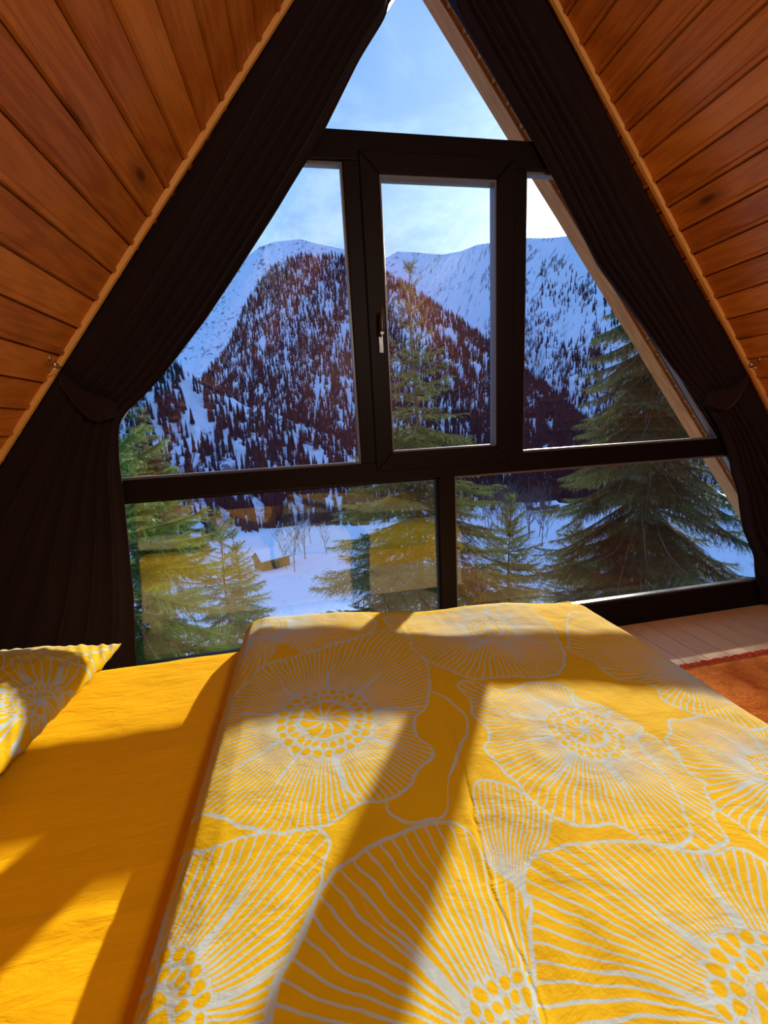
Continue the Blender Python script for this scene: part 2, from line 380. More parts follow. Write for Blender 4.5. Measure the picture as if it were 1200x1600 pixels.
def slope_boards(name, side, y0, y1, mat, off=0.0, pitch=.126, smin=None):
    """boards running along y on the inner face of the roof; s measured down the slope from the ridge"""
    cx = math.cos(math.atan(SL)); sn = math.sin(math.atan(SL))
    ridge = Vector(P(XA, 0, ZA)); d = Vector(((1 if side > 0 else -1)*cx, 0, -sn)); nrm = Vector((-(1 if side > 0 else -1)*sn, 0, -cx))
    length = (ZA+.621)*D/sn
    V = []; U = []; prof = []
    k = 0
    while k*pitch < length + .01:
        s0 = k*pitch
        for ds, dn in ((0, -.016), (.0035, -.016), (.0045, .0), (.008, .002), (pitch*.5, .0004), (pitch-.026, 0), (pitch-.021, .008), (pitch-.007, .009), (pitch-.001, -.004)):
            prof.append((min(s0+ds, length+.02), dn))
        k += 1
    ys = [y0, y1]
    for s_, dn in prof:
        for y in ys:
            p = ridge + d*s_ + nrm*(dn+off); V.append((p.x, y, p.z)); U.append((s_+1e-4, y))
    F = grid_faces(len(prof), 2)
    return mesh(name, V, F, mat, uv=U)

for side, nm in ((-1, 'left'), (1, 'right')):
    o = slope_boards('ceiling_'+nm, side, YB*D, 2.0, M_ceil); tag(o, kind='structure')
    o = slope_boards('roof_eave_'+nm, side, 2.0, 1.262*D, M_soffit, 0); tag(o, kind='structure')
    # verge board hanging under the outer end of the boards
    cx = 1/math.sqrt(1+SL*SL)
    mb = MB()
    a = (XA*D, ZA*D+CZ); b = ((XFR if side > 0 else XFL)*D, -.621*D+CZ-.6)
    if side < 0: b = (XFL*D-.48, b[1])
    else: b = (XFR*D+.48, b[1])
    def lower(p, h): return (p[0], p[1]-h)
    mb.prism([lower(a, .0), lower(b, 0), lower(b, .035), lower(a, .035)], 1.262*D-.10, 1.262*D)
    for i_, v_ in enumerate(mb.v): mb.uv[i_] = ((v_[1])*1.0+.3, v_[2])
    o = mb.build('trim_verge_'+nm, M_soffit, uv=True); tag(o, kind='structure')
    # the roof above the boards
    mb = MB()
    a2 = (a[0], a[1]+.03); b2 = (b[0], b[1]+.03)
    mb.prism([a2, b2, (b2[0], b2[1]+.3), (a2[0], a2[1]+.3)], YB*D-.2, 1.262*D)
    tag(mb.build('roof_'+nm, M_soffit, uv=True), kind='structure')
    # lath that closes the ceiling in front of the curtain
    mb = MB()
    h = .030
    a3 = (XA*D, ZA*D+CZ-.004); b3 = ((XFR if side > 0 else XFL)*D, CZ-.621*D)
    mb.prism([a3, b3, (b3[0]-side*h*1.0/SL, b3[1]), (a3[0], a3[1]-h)], .958*D, .966*D)
    for i_, v_ in enumerate(mb.v): mb.uv[i_] = (v_[1], v_[2])
    tag(mb.build('trim_ceiling_'+nm, M_trim, uv=True), kind='structure')

# floor boards along y
V = []; U = []; prof = []
x = XFL*D - .1
k = 0
while x + k*.13 < XFR*D + .2:
    for dx, dn in ((0, -.012), (.002, -.012), (.0025, 0), (.1275, 0), (.128, -.012)): prof.append((x+k*.13+dx, dn, k*.13+dx))
    k += 1
for px_, dn, s_ in prof:
    for y in (YB*D, 2.02): V.append((px_, y, dn)); U.append((s_+1e-4, y))
tag(mesh('floor', V, grid_faces(len(prof), 2)[:, ::-1], M_floor, uv=U), kind='structure')
# back gable wall, vertical boards
mb = MB(); n = 46
for i in range(n):
    xa = XFL*D + (XFR-XFL)*D*i/n; xb = XFL*D + (XFR-XFL)*D*(i+1)/n
    top = lambda x_: CZ + min(SL*x_+CL*D, -SL*x_+CR*D)
    g = .004
    V4 = [(xa+g, YB*D, 0), (xb-g, YB*D, 0), (xb-g, YB*D, top(xb-g)), (xa+g, YB*D, top(xa+g)),
          (xa, YB*D-.01, 0), (xb, YB*D-.01, 0), (xb, YB*D-.01, top(xb)), (xa, YB*D-.01, top(xa))]
    mb.add(V4, [(0, 1, 2, 3), (4, 0, 3, 7), (1, 5, 6, 2)], [(i*.126+.01+(.1 if q in (1, 2, 5, 6) else 0), v[2]) for q, v in enumerate(V4)])
tag(mb.build('wall_back', M_ceil, uv=True), kind='structure')

# ------------------------------------------------------------------ the window (window_1 > frame bars, casement, panes)
win = empty('window_1', P(.335, 1.0, -.621)); tag(win, kind='structure')
def wpart(mb, name, mat, bevel=0.0, parent=None):
    o = mb.build(name, mat, None, bevel=bevel)
    if parent is None: parent = win
    o.parent = parent
    T = Vector(parent.matrix_basis.translation)
    q = parent
    while q.parent: q = q.parent; T += Vector(q.matrix_basis.translation)
    o.data.transform(Matrix.Translation(-T))
    return o
CIL, CIR = .535, 1.345          # inner edge of the rake frame
FW = .128
y0, y1 = 2.0, 2.075
def bar(mb, x0, x1, z0, z1, ya=y0, yb=y1): mb.box(P(x0, ya/D, z0), P(x1, yb/D, z1))
def rk(z, side, c): return (z-c)/SL if side < 0 else (c-z)/SL
f = MB()
bar(f, rk(.575, -1, CIL), rk(.575, 1, CIR), .548, .602)                           # upper cross bar
bar(f, .128, .165, -.0895, .548); bar(f, .512, .5465, -.0895, .548)                      # two posts
zA, zB = -.137, -.0895
f.prism([P(rk(zA, -1, CIL), 0, zA)[::2], P(rk(zB, -1, CIL), 0, zB)[::2], P(rk(zB, 1, CIR), 0, zB)[::2], P(rk(zA, 1, CIR), 0, zA)[::2]], y0, y1)
bar(f, .319, .361, -.5415, -.137)                                                    # lower post
bar(f, XFL, XFR, -.622, -.5415)
# rake members
for side, c in ((-1, CIL), (1, CIR)):
    za = CIL + SL*(CIR-CIL)/(2*SL)      # glass apex height
    xa_ = (CIR-CIL)/(2*SL)
    pts = [(rk(-.622, side, c), -.622), (xa_, za), (xa_, za+FW), (rk(-.622, side, c+FW), -.622)]
    f.prism([P(a, 0, b)[::2] for a, b in pts], y0-.004, y1)
    pts = [(rk(-.622, side, c+FW), -.622), (xa_, za+FW), (XA, ZA+.03), ((XFR+.02) if side > 0 else XFL-.02, -.622)]
    g = MB(); g.prism([P(a, 0, b)[::2] for a, b in pts], y0+.01, y1)
    tag(g.build('wall_front_'+('left' if side < 0 else 'right'), M_frame), kind='structure')
fr = wpart(f, 'window_frame', M_frame, .004)
# glazing beads: thin raised strips round each pane, on the frame
panes = {
 'top': [(rk(.602, -1, CIL), .602), ((CIR-CIL)/(2*SL), CIL+(CIR-CIL)/2), (rk(.602, 1, CIR), .602)],
 'left': [(rk(-.0895, -1, CIL), -.0895), (rk(.548, -1, CIL), .548), (.128, .548), (.128, -.0895)],
 'right': [(.5465, -.0895), (.5465, .548), (rk(.548, 1, CIR), .548), (rk(-.0895, 1, CIR), -.0895)],
 'lower_left': [(rk(-.541, -1, CIL), -.541), (rk(-.137, -1, CIL), -.137), (.319, -.137), (.319, -.541)],
 'lower_right': [(.361, -.541), (.361, -.137), (rk(-.137, 1, CIR), -.137), (rk(-.541, 1, CIR), -.541)],
}
cs = [(.204, -.067), (.204, .5225), (.4715, .5225), (.4715, -.067)]
def inset(poly, d):
    n = len(poly); out = []
    cx = sum(p[0] for p in poly)/n; cz_ = sum(p[1] for p in poly)/n
    for i in range(n):
        p0, p1, p2 = poly[i-1], poly[i], poly[(i+1) % n]
        def nrm(a, b):
            dx, dz_ = b[0]-a[0], b[1]-a[1]; l = math.hypot(dx, dz_); nx, nz = -dz_/l, dx/l
            if nx*(cx-a[0]) + nz*(cz_-a[1]) < 0: nx, nz = -nx, -nz
            return nx, nz
        n1, n2 = nrm(p0, p1), nrm(p1, p2)
        k_ = 1 + n1[0]*n2[0] + n1[1]*n2[1]
        out.append((p1[0] + d*(n1[0]+n2[0])/k_, p1[1] + d*(n1[1]+n2[1])/k_))
    return out
def ring(mb, poly, d, ya, yb):
    q = inset(poly, d); n = len(poly)
    for i in range(n):
        a, b, c_, d_ = poly[i], poly[(i+1) % n], q[(i+1) % n], q[i]
        mb.prism([P(*((a[0], 0, a[1])))[::2], P(b[0], 0, b[1])[::2], P(c_[0], 0, c_[1])[::2], P(d_[0], 0, d_[1])[::2]], ya, yb)
for nm, poly in panes.items():
    b_ = MB(); ring(b_, poly, .0055, 2.018, 2.05)
    wpart(b_, 'glazing_bead', M_seal if nm in ('lower_right', 'left', 'right') else M_frame, .001)
    g = MB(); g.prism([P(a, 0, b)[::2] for a, b in inset(poly, .003)], 2.034, 2.040)
    wpart(g, 'glass_pane', M_glass)
# casement sash, a little proud of the frame
sa = MB()
outer = inset(cs, -.042)
ring(sa, outer, .042, 1.986, 2.055)
ob = MB(); ring(ob, cs, .004, 1.996, 2.05)
sash = wpart(sa, 'casement', M_frame, .005)
wpart(ob, 'glazing_bead', M_seal, .001, sash)
g = MB(); g.prism([P(a, 0, b)[::2] for a, b in inset(cs, .002)], 2.030, 2.036)
wpart(g, 'glass_pane', M_glass, 0, sash)
h = MB()
h.box((.383*1-.018, 1.972, CZ+.32), (.383+.002, 1.987, CZ+.42))
h.tube([(.376, 1.975, CZ+.40), (.376, 1.945, CZ+.40)], .009, 10)
h.tube([(.376, 1.940, CZ+.408), (.377, 1.938, CZ+.46), (.378, 1.940, CZ+.500)], [.011, .010, .008], 10)
wpart(h, 'handle', M_black, .001, sash)

# ------------------------------------------------------------------ curtains
def interp(pts, n):
    pts = np.array(pts, float); d = np.r_[0, np.cumsum(np.linalg.norm(np.diff(pts, axis=0), axis=1))]
    s_ = np.linspace(0, d[-1], n); return np.stack([np.interp(s_, d, pts[:, 0]), np.interp(s_, d, pts[:, 1])], 1)
def smooth1(a, k=3):
    b = a.copy()
    for _ in range(k): b[1:-1] = (b[:-2] + 2*b[1:-1] + b[2:])/4
    return b
def curtain(side, inner, tie_z, label):
    root = empty('curtain', P(-.45 if side < 0 else 1.15, .985, -.621))
    tag(root, label, 'curtain')
    nv = 150
    inn = smooth1(interp(inner, nv), 2)
    zi = inn[:, 1]
    zt = zi.max()
    nu = 90; V = []; U = []
    u = np.linspace(0, 1, nu)
    c = CL if side < 0 else CR
    for j in range(nu):
        for i in range(nv):
            t_ = i/(nv-1)
            # outer edge on the roof slope: fanned so that folds run from the slope to the tie
            zrow = zi[i]
            if zrow > tie_z: zo = tie_z + .085 + (zrow-tie_z)*1.0
            else: zo = zrow + .085*max(0, 1-(tie_z-zrow)/.12)
            zo = min(zo, ZA-.005)
            xo = rk(zo, side, c) + (.006 if side < 0 else -.006)
            uu = u[j]
            x_ = inn[i, 0]*(1-uu) + xo*uu; z_ = zi[i]*(1-uu) + zo*uu
            wdt = abs(inn[i, 0]-xo)
            pinch = math.exp(-((zrow-tie_z)/.14)**2)
            ph = 11*(1-(1-uu)**1.6)*1.0*2*math.pi*.62 + .9*math.sin(3*t_*math.pi+uu*4)
            amp = (.017*(1-pinch*.75))*math.exp(-uu*1.2)*min(1, wdt/.12) + .003
            if zrow < tie_z: amp *= 1.25
            y_ = .9845*D + amp*math.sin(ph) + .004*math.sin(2.3*ph+1.0) + .004*math.sin(9*uu+14*t_)
            # the fabric's free edge hangs a touch in waves
            V.append((x_*D, min(y_, 1.992), CZ+z_*D)); U.append((uu, t_))
    V = np.array(V); V -= np.array(root.location)
    o = mesh('drape', V, grid_faces(nu, nv), M_curtain, root, True)
    md = o.modifiers.new('thickness', 'SOLIDIFY'); md.thickness = .003
    return root
li = [(.300, 1.08), (.236, .800), (.176, .722), (.093, .592), (.054, .537), (-.019, .438), (-.108, .324), (-.183, .233), (-.287, .122), (-.337, .078), (-.368, .056), (-.386, .029), (-.397, -.044), (-.402, -.127), (-.411, -.241), (-.421, -.361), (-.44, -.494), (-.447, -.612)]
ri = [(.336, 1.02), (.383, .822), (.469, .708), (.564, .583), (.599, .533), (.722, .347), (.786, .280), (.860, .205), (.908, .154), (.952, .107), (1.008, .055), (1.063, .010), (1.1, -.030), (1.135, -.077), (1.165, -.13), (1.184, -.189), (1.217, -.249), (1.227, -.289), (1.251, -.362), (1.306, -.451), (1.318, -.518), (1.345, -.565), (1.35, -.612)]
cl_ = curtain(-1, li, .055, 'dark plum-brown curtain tied back left of the window, behind the pillow')
cr_ = curtain(1, ri, .03, 'dark plum-brown curtain tied back right of the window, above the floor boards')

def tieback(root, side, a, b):
    """band from the hook on the slope to the gathered edge, wrapping round it"""
    a = np.array(a); b = np.array(b); n = 26; V = []; m_ = 7
    for i in range(n):
        t_ = i/(n-1)
        sag = -.022*math.sin(math.pi*min(t_*1.1, 1))
        x_ = a[0]*(1-t_) + b[0]*t_; z_ = a[1]*(1-t_) + b[1]*t_ + sag
        yy = .968 - .006*math.sin(math.pi*t_) + .012*max(0, (t_-.85)/.15)
        hgt = .016 + .012*math.sin(math.pi*t_)
        for j in range(m_):
            q = j/(m_-1)*2-1
            V.append(((x_)*D, yy*D - .006*(1-q*q), CZ + (z_+hgt*q)*D))
    V = np.array(V) - np.array(root.location)
    o = mesh('tieback', V, grid_faces(n, m_), M_curtain, root, True)
    md = o.modifiers.new('thickness', 'SOLIDIFY'); md.thickness = .006; md.offset = 0
tieback(cl_, -1, (-.468, .128), (-.380, .058))
tieback(cr_, 1, (1.170, .062), (1.055, .018))

def hook(px, pz, side, label):
    root = empty('curtain_hook', P(px, .955, pz)); tag(root, label, 'hook', 'curtain tieback hooks')
    b = MB(); b.tube([(0, 0, .012), (-side*.012, -.004, -.002)], .010, 12); b.build('base_plate', M_metal, root, True)
    pts = []
    for i in range(16):
        a = math.pi*1.35*i/15; pts.append((-side*(.014+.02*math.sin(a)), -.022*(1-math.cos(a))-.004, -.03*i/15 - .0))
    b = MB(); b.tube(pts, .0035, 8); b.build('hook_arm', M_metal, root, True)
    b = MB(); b.tube([(-side*.012, -.045, .012), (-side*.018, -.05, .03), (-side*.010, -.052, .045)], [.004, .006, .002], 8); b.build('finial', M_metal, root, True)
hook(-.468, .147, -1, 'small shiny metal curtain hook on the left sloping ceiling edge')
hook(1.168, .100, 1, 'small shiny metal curtain hook on the right sloping ceiling edge')

# ------------------------------------------------------------------ bed
BX0, BX1, BY0, BY1 = -1.14, 1.0, -.22, 1.395
ZS = CZ - .364*D           # sheet top = .514
bed = empty('bed', ((BX0+BX1)/2, (BY0+BY1)/2, 0)); tag(bed, 'low pine bed frame under the yellow bedding, its long side facing the window', 'bed')
def bpart(mb, name, mat, bevel=.004, uv=True):
    T = Vector(bed.location)
    mb.v = [tuple(Vector(v)-T) for v in mb.v]
    mb.uv = [(v[0]*.3+v[2], v[0]) for v in mb.v]
    return mb.build(name, mat, bed, bevel=bevel, uv=uv)
for yy in (BY0+.0, BY1-.035): bpart(MB().box((BX0, yy, .10), (BX1, yy+.035, .36)), 'side_rail', M_bedwood)
bpart(MB().box((BX1-.03, BY0+.036, .10), (BX1, BY1-.036, .36)), 'foot_board', M_bedwood)
bpart(MB().box((BX0, BY0+.036, .10), (BX0+.03, BY1-.036, .62)), 'head_board', M_bedwood)
bpart(MB().box((BX0+.031, BY0+.036, .29), (BX1-.031, BY1-.036, .31)), 'slat_base', M_bedwood)
for lx in (BX0+.04, BX1-.12):
    for ly in (BY0+.04, BY1-.12): bpart(MB().box((lx, ly, 0), (lx+.07, ly+.07, .289)), 'leg', M_bedwood)

# mattress under a fitted sheet: rounded slab with a crease
def slab(name, x0, x1, ya, yb, z0, z1, rad, mat, fn=None, nx=150, ny=150):
    def prof(a, b, n):
        s_ = np.linspace(0, 1, n); L = b-a; arc = rad*math.pi/2; tot = (z1-z0-rad)*2 + 2*arc + (L-2*rad)
        q = np.sort(np.r_[s_*tot]); pos = []; drop = []
        h = z1-z0-rad
        for v in q:
            if v < h: pos.append(a); drop.append(rad + h-v)
            elif v < h+arc: t_ = (v-h)/rad; pos.append(a+rad*(1-math.cos(t_))); drop.append(rad*(1-math.sin(t_)))
            elif v < h+arc+L-2*rad: pos.append(a+rad+v-h-arc); drop.append(0)
            elif v < h+2*arc+L-2*rad: t_ = (v-h-arc-L+2*rad)/rad; pos.append(b-rad+rad*math.sin(t_)); drop.append(rad*(1-math.cos(t_)))
            else: pos.append(b); drop.append(rad + v-(h+2*arc+L-2*rad))
        return np.array(pos), np.array(drop)
    X, dx = prof(x0, x1, nx); Y, dy = prof(ya, yb, ny)
    V = []
    for i in range(nx):
        for j in range(ny):
            z_ = max(z0, z1 - dx[i] - dy[j])
            if fn and dx[i]+dy[j] < .01: z_ += fn(X[i], Y[j])
            V.append((X[i], Y[j], z_))
    return mesh(name, V, grid_faces(nx, ny), mat, None, True)
def sheet_fn(x, y):
    c = .004*math.exp(-((y - (.545-.11*x) )/.010)**2)
    return c + .004*mnoise.noise(Vector((x*5, y*9, 1.0))) + .0015*mnoise.noise(Vector((x*18, y*30, 4.0)))
mt = slab('mattress', BX0+.035, BX1-.035, BY0+.04, BY1+.01, .312, ZS, .045, M_sheet, sheet_fn)
tag(mt, 'mattress under a plain orange-yellow fitted sheet between pillow and flowered duvet', 'mattress')

# duvet
def duvet():
    ZT = CZ - .305*D          # .632
    nx, ny = 330, 300
    xl, xr = -.262, 1.005
    # x profile: hem on the sheet, round up to the top, across, over the foot end and down
    pts = [(xl+.05, -.085, -.03), (xl+.012, -.090, -.01), (xl-.004, -.066, 0.0), (xl+.006, -.032, .012), (xl+.030, -.010, .035), (xl+.07, 0.0, .07)]
    X = []; Dz = []; Ux = []
    for a, b, c in pts: X.append(a); Dz.append(b); Ux.append(xl+c)
    X.append(xr-.045); Dz.append(0.0); Ux.append(xr-.045)
    for q in np.linspace(.15, 1, 8):
        X.append(xr-.045+.055*math.sin(q*math.pi/2)); Dz.append(-.055*(1-math.cos(q*math.pi/2))); Ux.append(xr-.045+.055*q*1.57)
    for q in (.05, .12, .2, .28): X.append(xr+.012+q*.05); Dz.append(-.055-q); Ux.append(xr+.042+q)
    X, Dz, Ux = map(np.array, (X, Dz, Ux))
    d = np.r_[0, np.cumsum(np.hypot(np.diff(X), np.diff(Dz)))]; s_ = np.linspace(0, d[-1], nx)
    X, Dz, Ux = [np.interp(s_, d, a) for a in (X, Dz, Ux)]
    # y profile: from behind the camera to the window side, then over the edge
    Yp = [-.26, -.2, 0]; Dy = [-.09, 0, 0]; Uy = [-.3, -.2, 0]
    yf = 0.0
    Yp += [-.055]; Dy += [0]; Uy += [-.055]   # relative to the far edge from here
    n0 = 3
    far = [(-.06, 0), (-.035, -.004), (-.012, -.018), (.004, -.045), (.010, -.08), (.010, -.125), (.004, -.150)]
    out = []
    yl = lambda x_: 1.435 - .05*min(1, max(0, (x_-xl)/(xr-xl)))
    V = np.zeros((nx, ny, 3)); U = np.zeros((nx, ny, 2))
    for i in range(nx):
        ye = yl(X[i])
        yy = np.array([-.255, -.235, -.17] + [ye+a for a, b in far]); zz = np.array([-.09, -.03, 0] + [b for a, b in far])
        dd = np.r_[0, np.cumsum(np.hypot(np.diff(yy), np.diff(zz)))]
        q = np.linspace(0, dd[-1], ny)
        Y = np.interp(q, dd, yy); Z = np.interp(q, dd, zz)
        V[i, :, 0] = X[i]; V[i, :, 1] = Y; V[i, :, 2] = Z
        U[i, :, 0] = Ux[i]; U[i, :, 1] = -.255 + q
    for i in range(nx):
        for j in range(ny):
            x_, y_ = V[i, j, 0], V[i, j, 1]
            top = max(0, 1+(Dz[i]+V[i, j, 2])/.05)
            puff = .011*mnoise.noise(Vector((x_*2.6+3, y_*2.8, 2))) + .005*mnoise.noise(Vector((x_*7, y_*6, 5))) + .0018*mnoise.noise(Vector((x_*26, y_*20, 7)))
            puff += .010*math.exp(-((x_+.02)/.28)**2 - ((y_-1.32)/.12)**2) + .010*math.exp(-((x_-.70)/.18)**2 - ((y_-1.30)/.12)**2)
            puff -= .010*math.exp(-((x_-.36)/.10)**2 - ((y_-1.32)/.20)**2)
            # long crease running towards the foot of the picture
            cx_ = .20 + .06*(y_-.3)
            puff += .0012*math.exp(-((x_-cx_)/.008)**2) - .0012*math.exp(-((x_-cx_-.014)/.009)**2)
            zz = float(np.interp(x_, [-.25, .4, .65, .87, 1.0, 1.2], [.617, .578, .560, .540, .528, .52])) + Dz[i] + V[i, j, 2]
            lo = ZS+.006 if (x_ < BX1-.03 and y_ < BY1+.0) else .24
            V[i, j, 2] = max(zz + puff*top, lo) if x_ < BX1 + .05 else zz
    return mesh('duvet', V.reshape(-1, 3), grid_faces(nx, ny), M_duvet, None, True, uv=U.reshape(-1, 2))
dv = duvet(); tag(dv, 'thick yellow duvet printed with big pale outlined flowers, spread over the bed', 'duvet')

# pillow
def pillow():
    W_, L_, H_ = .47, .70, .085
    n = 90; q = np.sin(np.linspace(-math.pi/2, math.pi/2, n)); V = []; U = []
    for sgn in (1, -1):
        for a in q:
            for b in q:
                # pinched sides, pulled out corners
                x_ = a*W_/2*(1-.055*(1-b*b)); y_ = b*L_/2*(1-.045*(1-a*a))
                e = max(0.0, (1-a**2))**.42*max(0.0, (1-b**2))**.42
                z_ = sgn*H_*e*(1.0 if sgn > 0 else .75)
                z_ += .012*(abs(a)*abs(b))**6
                edge = (1-e)
                z_ += (.006*mnoise.noise(Vector((a*9, b*9, sgn*2.0))) + .004*math.sin(40*(a*1.2+b))*edge*abs(a))*min(1, e*4)
                V.append((x_, y_, z_)); U.append((x_, y_+.02))
    F = np.concatenate([grid_faces(n, n)[:, ::-1], grid_faces(n, n) + n*n])
    return mesh('pillow', V, F, M_pillow, None, True, uv=U)
pw = pillow(); pw.location = (-.905, 1.065, ZS+.078); pw.rotation_euler = (math.radians(-1.5), math.radians(3), math.radians(-2))
tag(pw, 'plump yellow pillow with pale flower line print lying on the sheet by the left curtain', 'pillow')

# ------------------------------------------------------------------ unseen globe light added behind the viewer to brighten shaded bed and ceiling
def fill_pendant(x_, y_, z_):
    root = empty('unseen_fill_lamp', (x_, y_, z_)); tag(root, 'unseen white globe added as fill light, hanging from the ridge behind the bed', 'fill_lamp')
    mg = bpy.data.materials.new('fill_globe_glow'); mg.use_nodes = True; t = NT(mg.node_tree); t.n.clear()
    e = t.node('ShaderNodeEmission'); e.inputs[0].default_value = rgb(1, .88, .72); e.inputs[1].default_value = 5.0
    t.l.new(e.outputs[0], t.node('ShaderNodeOutputMaterial').inputs[0])
    V = []; n = 24
    for i in range(n):
        for j in range(n): V.append((.11*math.cos(2*math.pi*i/n)*math.sin(math.pi*j/(n-1)), .11*math.sin(2*math.pi*i/n)*math.sin(math.pi*j/(n-1)), -.11*math.cos(math.pi*j/(n-1))))
    mesh('globe', V, grid_faces(n, n, True), mg, root, True)
    zr = CZ + min(SL*x_+CL*D, -SL*x_+CR*D) - z_
    MB().tube([(0, 0, .11), (0, 0, zr)], .004, 6).build('cord', M_black, root)
    L = bpy.data.lights.new('fill_light', 'POINT'); L.energy = FILL_W; L.color = (1, .88, .72); L.shadow_soft_size = .125
    o = bpy.data.objects.new('fill_light', L); link(o, root)
    return root
FILL_W = 330
fill_pendant(.83, -1.1, 2.25)

# ------------------------------------------------------------------ rug
m_rug, t, b = mat_base('rust_pile', (.50, .11, .03), 1.0, .0)
oc = t.node('ShaderNodeTexCoord').outputs['Object']
n1 = t.noise(t.mapping(oc, (1, .8, 1)), 7, 6, .7, .6); n2 = t.noise(t.mapping(oc, (1, .6, 1)), 90, 3, .7)
t.put(b.inputs['Base Color'], t.mix(t.rng(t.m('ADD', n1, t.m('MULTIPLY', n2, .5)), .5, 1.0), rgb(.46, .09, .015), rgb(.95, .33, .07)))
t.put(b.inputs['Normal'], t.bump(t.m('ADD', t.m('MULTIPLY', n2, .5), n1), 1.0, .02))
M_fringe, _, _ = mat_base('red_fringe', (.55, .06, .025), .9, .1)
rug = empty('rug', (1.9, .4, 0)); tag(rug, 'rust-orange pile rug with a red fringe on the pale floor boards right of the bed', 'rug')
nx, ny = 120, 120; V = []
for i in range(nx):
    for j in range(ny):
        x_ = 1.0 + 2.15*i/(nx-1); y_ = -1.2 + 2.745*j/(ny-1) + .012*(i/(nx-1))
        e = min(1, min(i, nx-1-i, j, ny-1-j)/1.5)
        V.append((x_-1.9, y_-.4, .001 + (.011+.002*mnoise.noise(Vector((x_*14, y_*14, 0))))*e))
mesh('pile', V, grid_faces(nx, ny), m_rug, rug, True)
random.seed(5)
fm = MB()
for i in range(420):
    x_ = 1.0 + 2.15*(i+random.random())/420; y_ = 1.540 + .012*(x_-1.0)/2.15
    dx = random.uniform(-.012, .012); L_ = random.uniform(.022, .040)
    fm.tube([(x_-1.9, y_-.4, .008), (x_+dx*.5-1.9, y_+L_*.6-.4, .010), (x_+dx-1.9, y_+L_-.4, .003)], [.0028, .0026, .0015], 4)
tag(fm.build('fringe', M_fringe, rug), 'red cord fringe', kind='stuff')

# ------------------------------------------------------------------ outdoors: terrain
def fbm(x, y, z=0.0, oct=5): return mnoise.fractal(Vector((x, y, z)), 1.0, 2.0, oct)
def az_pt(az, r, z): return (r*math.sin(az), r*math.cos(az), CZ+z)
def terrain(name, az0, az1, na, nt, fn, mat):
    V = []
    for i in range(na):
        az = math.radians(az0 + (az1-az0)*i/(na-1))
        for j in range(nt): V.append(fn(az, j/(nt-1)))
    o = mesh(name, V, grid_faces(na, nt)[:, ::-1], mat, None, True); tag(o, kind='structure'); return o
def lerp_tab(tab, x): return float(np.interp(x, [a for a, b in tab], [b for a, b in tab]))

G_TAB = [(2.2, -3.2), (4, -4.6), (6, -6), (10, -9), (20, -13.5), (40, -20), (65, -25), (90, -28.5), (130, -35), (200, -45), (300, -60), (400, -82), (600, -98), (800, -90), (1000, -60)]
def ground_z(az, r):
    z = lerp_tab(G_TAB, r)
    if r > 20: z += min(r, 300)*.02*fbm(r*math.sin(az)/60, r*math.cos(az)/60, 3.3)
    return z
def ground_fn(az, t): r = 2.2*(1000/2.2)**t; return az_pt(az, r, ground_z(az, r))

HILL = [(-60, 10), (-40, 9), (-20.8, 6.8), (-17.5, 7.8), (-14.7, 8.2), (-12.8, 6.6), (-10.8, 5.0), (-7.2, 3.6), (-4.2, 2.4), (.6, .5), (5.4, -2), (12, -5), (20, -9), (30, -14)]
def far_r(a): return float(np.interp(a, [-60, 8, 20, 28, 36, 75], [1400, 1400, 1000, 640, 520, 500]))     # crest of the spur
def near_r(a): return float(np.interp(a, [-60, 8, 20, 28, 75], [520, 520, 440, 360, 320]))
def hill_fn(az, t):
    a = math.degrees(az); ec = lerp_tab(HILL, a)
    r = 170 + 200*t + 22*fbm(a/9, t*2.5, 7)
    if t > .9: return az_pt(az, r+ (t-.9)*900, (170+200*.9)*math.tan(math.radians(ec)) - (t-.9)*240)
    e = -18 + (ec+18)*(t/.9)**.85
    return az_pt(az, r, r*math.tan(math.radians(e)) + 3*fbm(a/2, t*9, 1))

SPUR = [(-16, 2), (-13, 6), (-8.8, 10), (-6, 14.9), (-4.2, 17.3), (-2.1, 19.1), (-.1, 20.1), (2.3, 20.4), (5.4, 20.4), (7.3, 20), (11.6, 18.4), (14.7, 16.9), (17.8, 14.6), (21, 12.5), (25, 9.2), (28.7, 5.9), (31.7, 3.4), (34.7, .5), (38.2, -3), (44, -8), (50, -10)]
def spur_fn(az, t):
    a = math.degrees(az); ec = lerp_tab(SPUR, a) - .5
    rn, rf = near_r(a), far_r(a)
    r = rn + (rf-rn)*t + .1*rn*fbm(a/6, t*2, 11)*(1-t)
    if t > .92: return az_pt(az, r+(t-.92)*2500*rf/1400, r*math.tan(math.radians(ec)) - (t-.92)*1400*rf/1400)
    e = -12 + (ec+12)*(t/.92)**.9
    return az_pt(az, r, r*math.tan(math.radians(e)) + 16*rn/520*fbm(a/2.2, t*8, 2)*min(1, t*3)*(1-t))

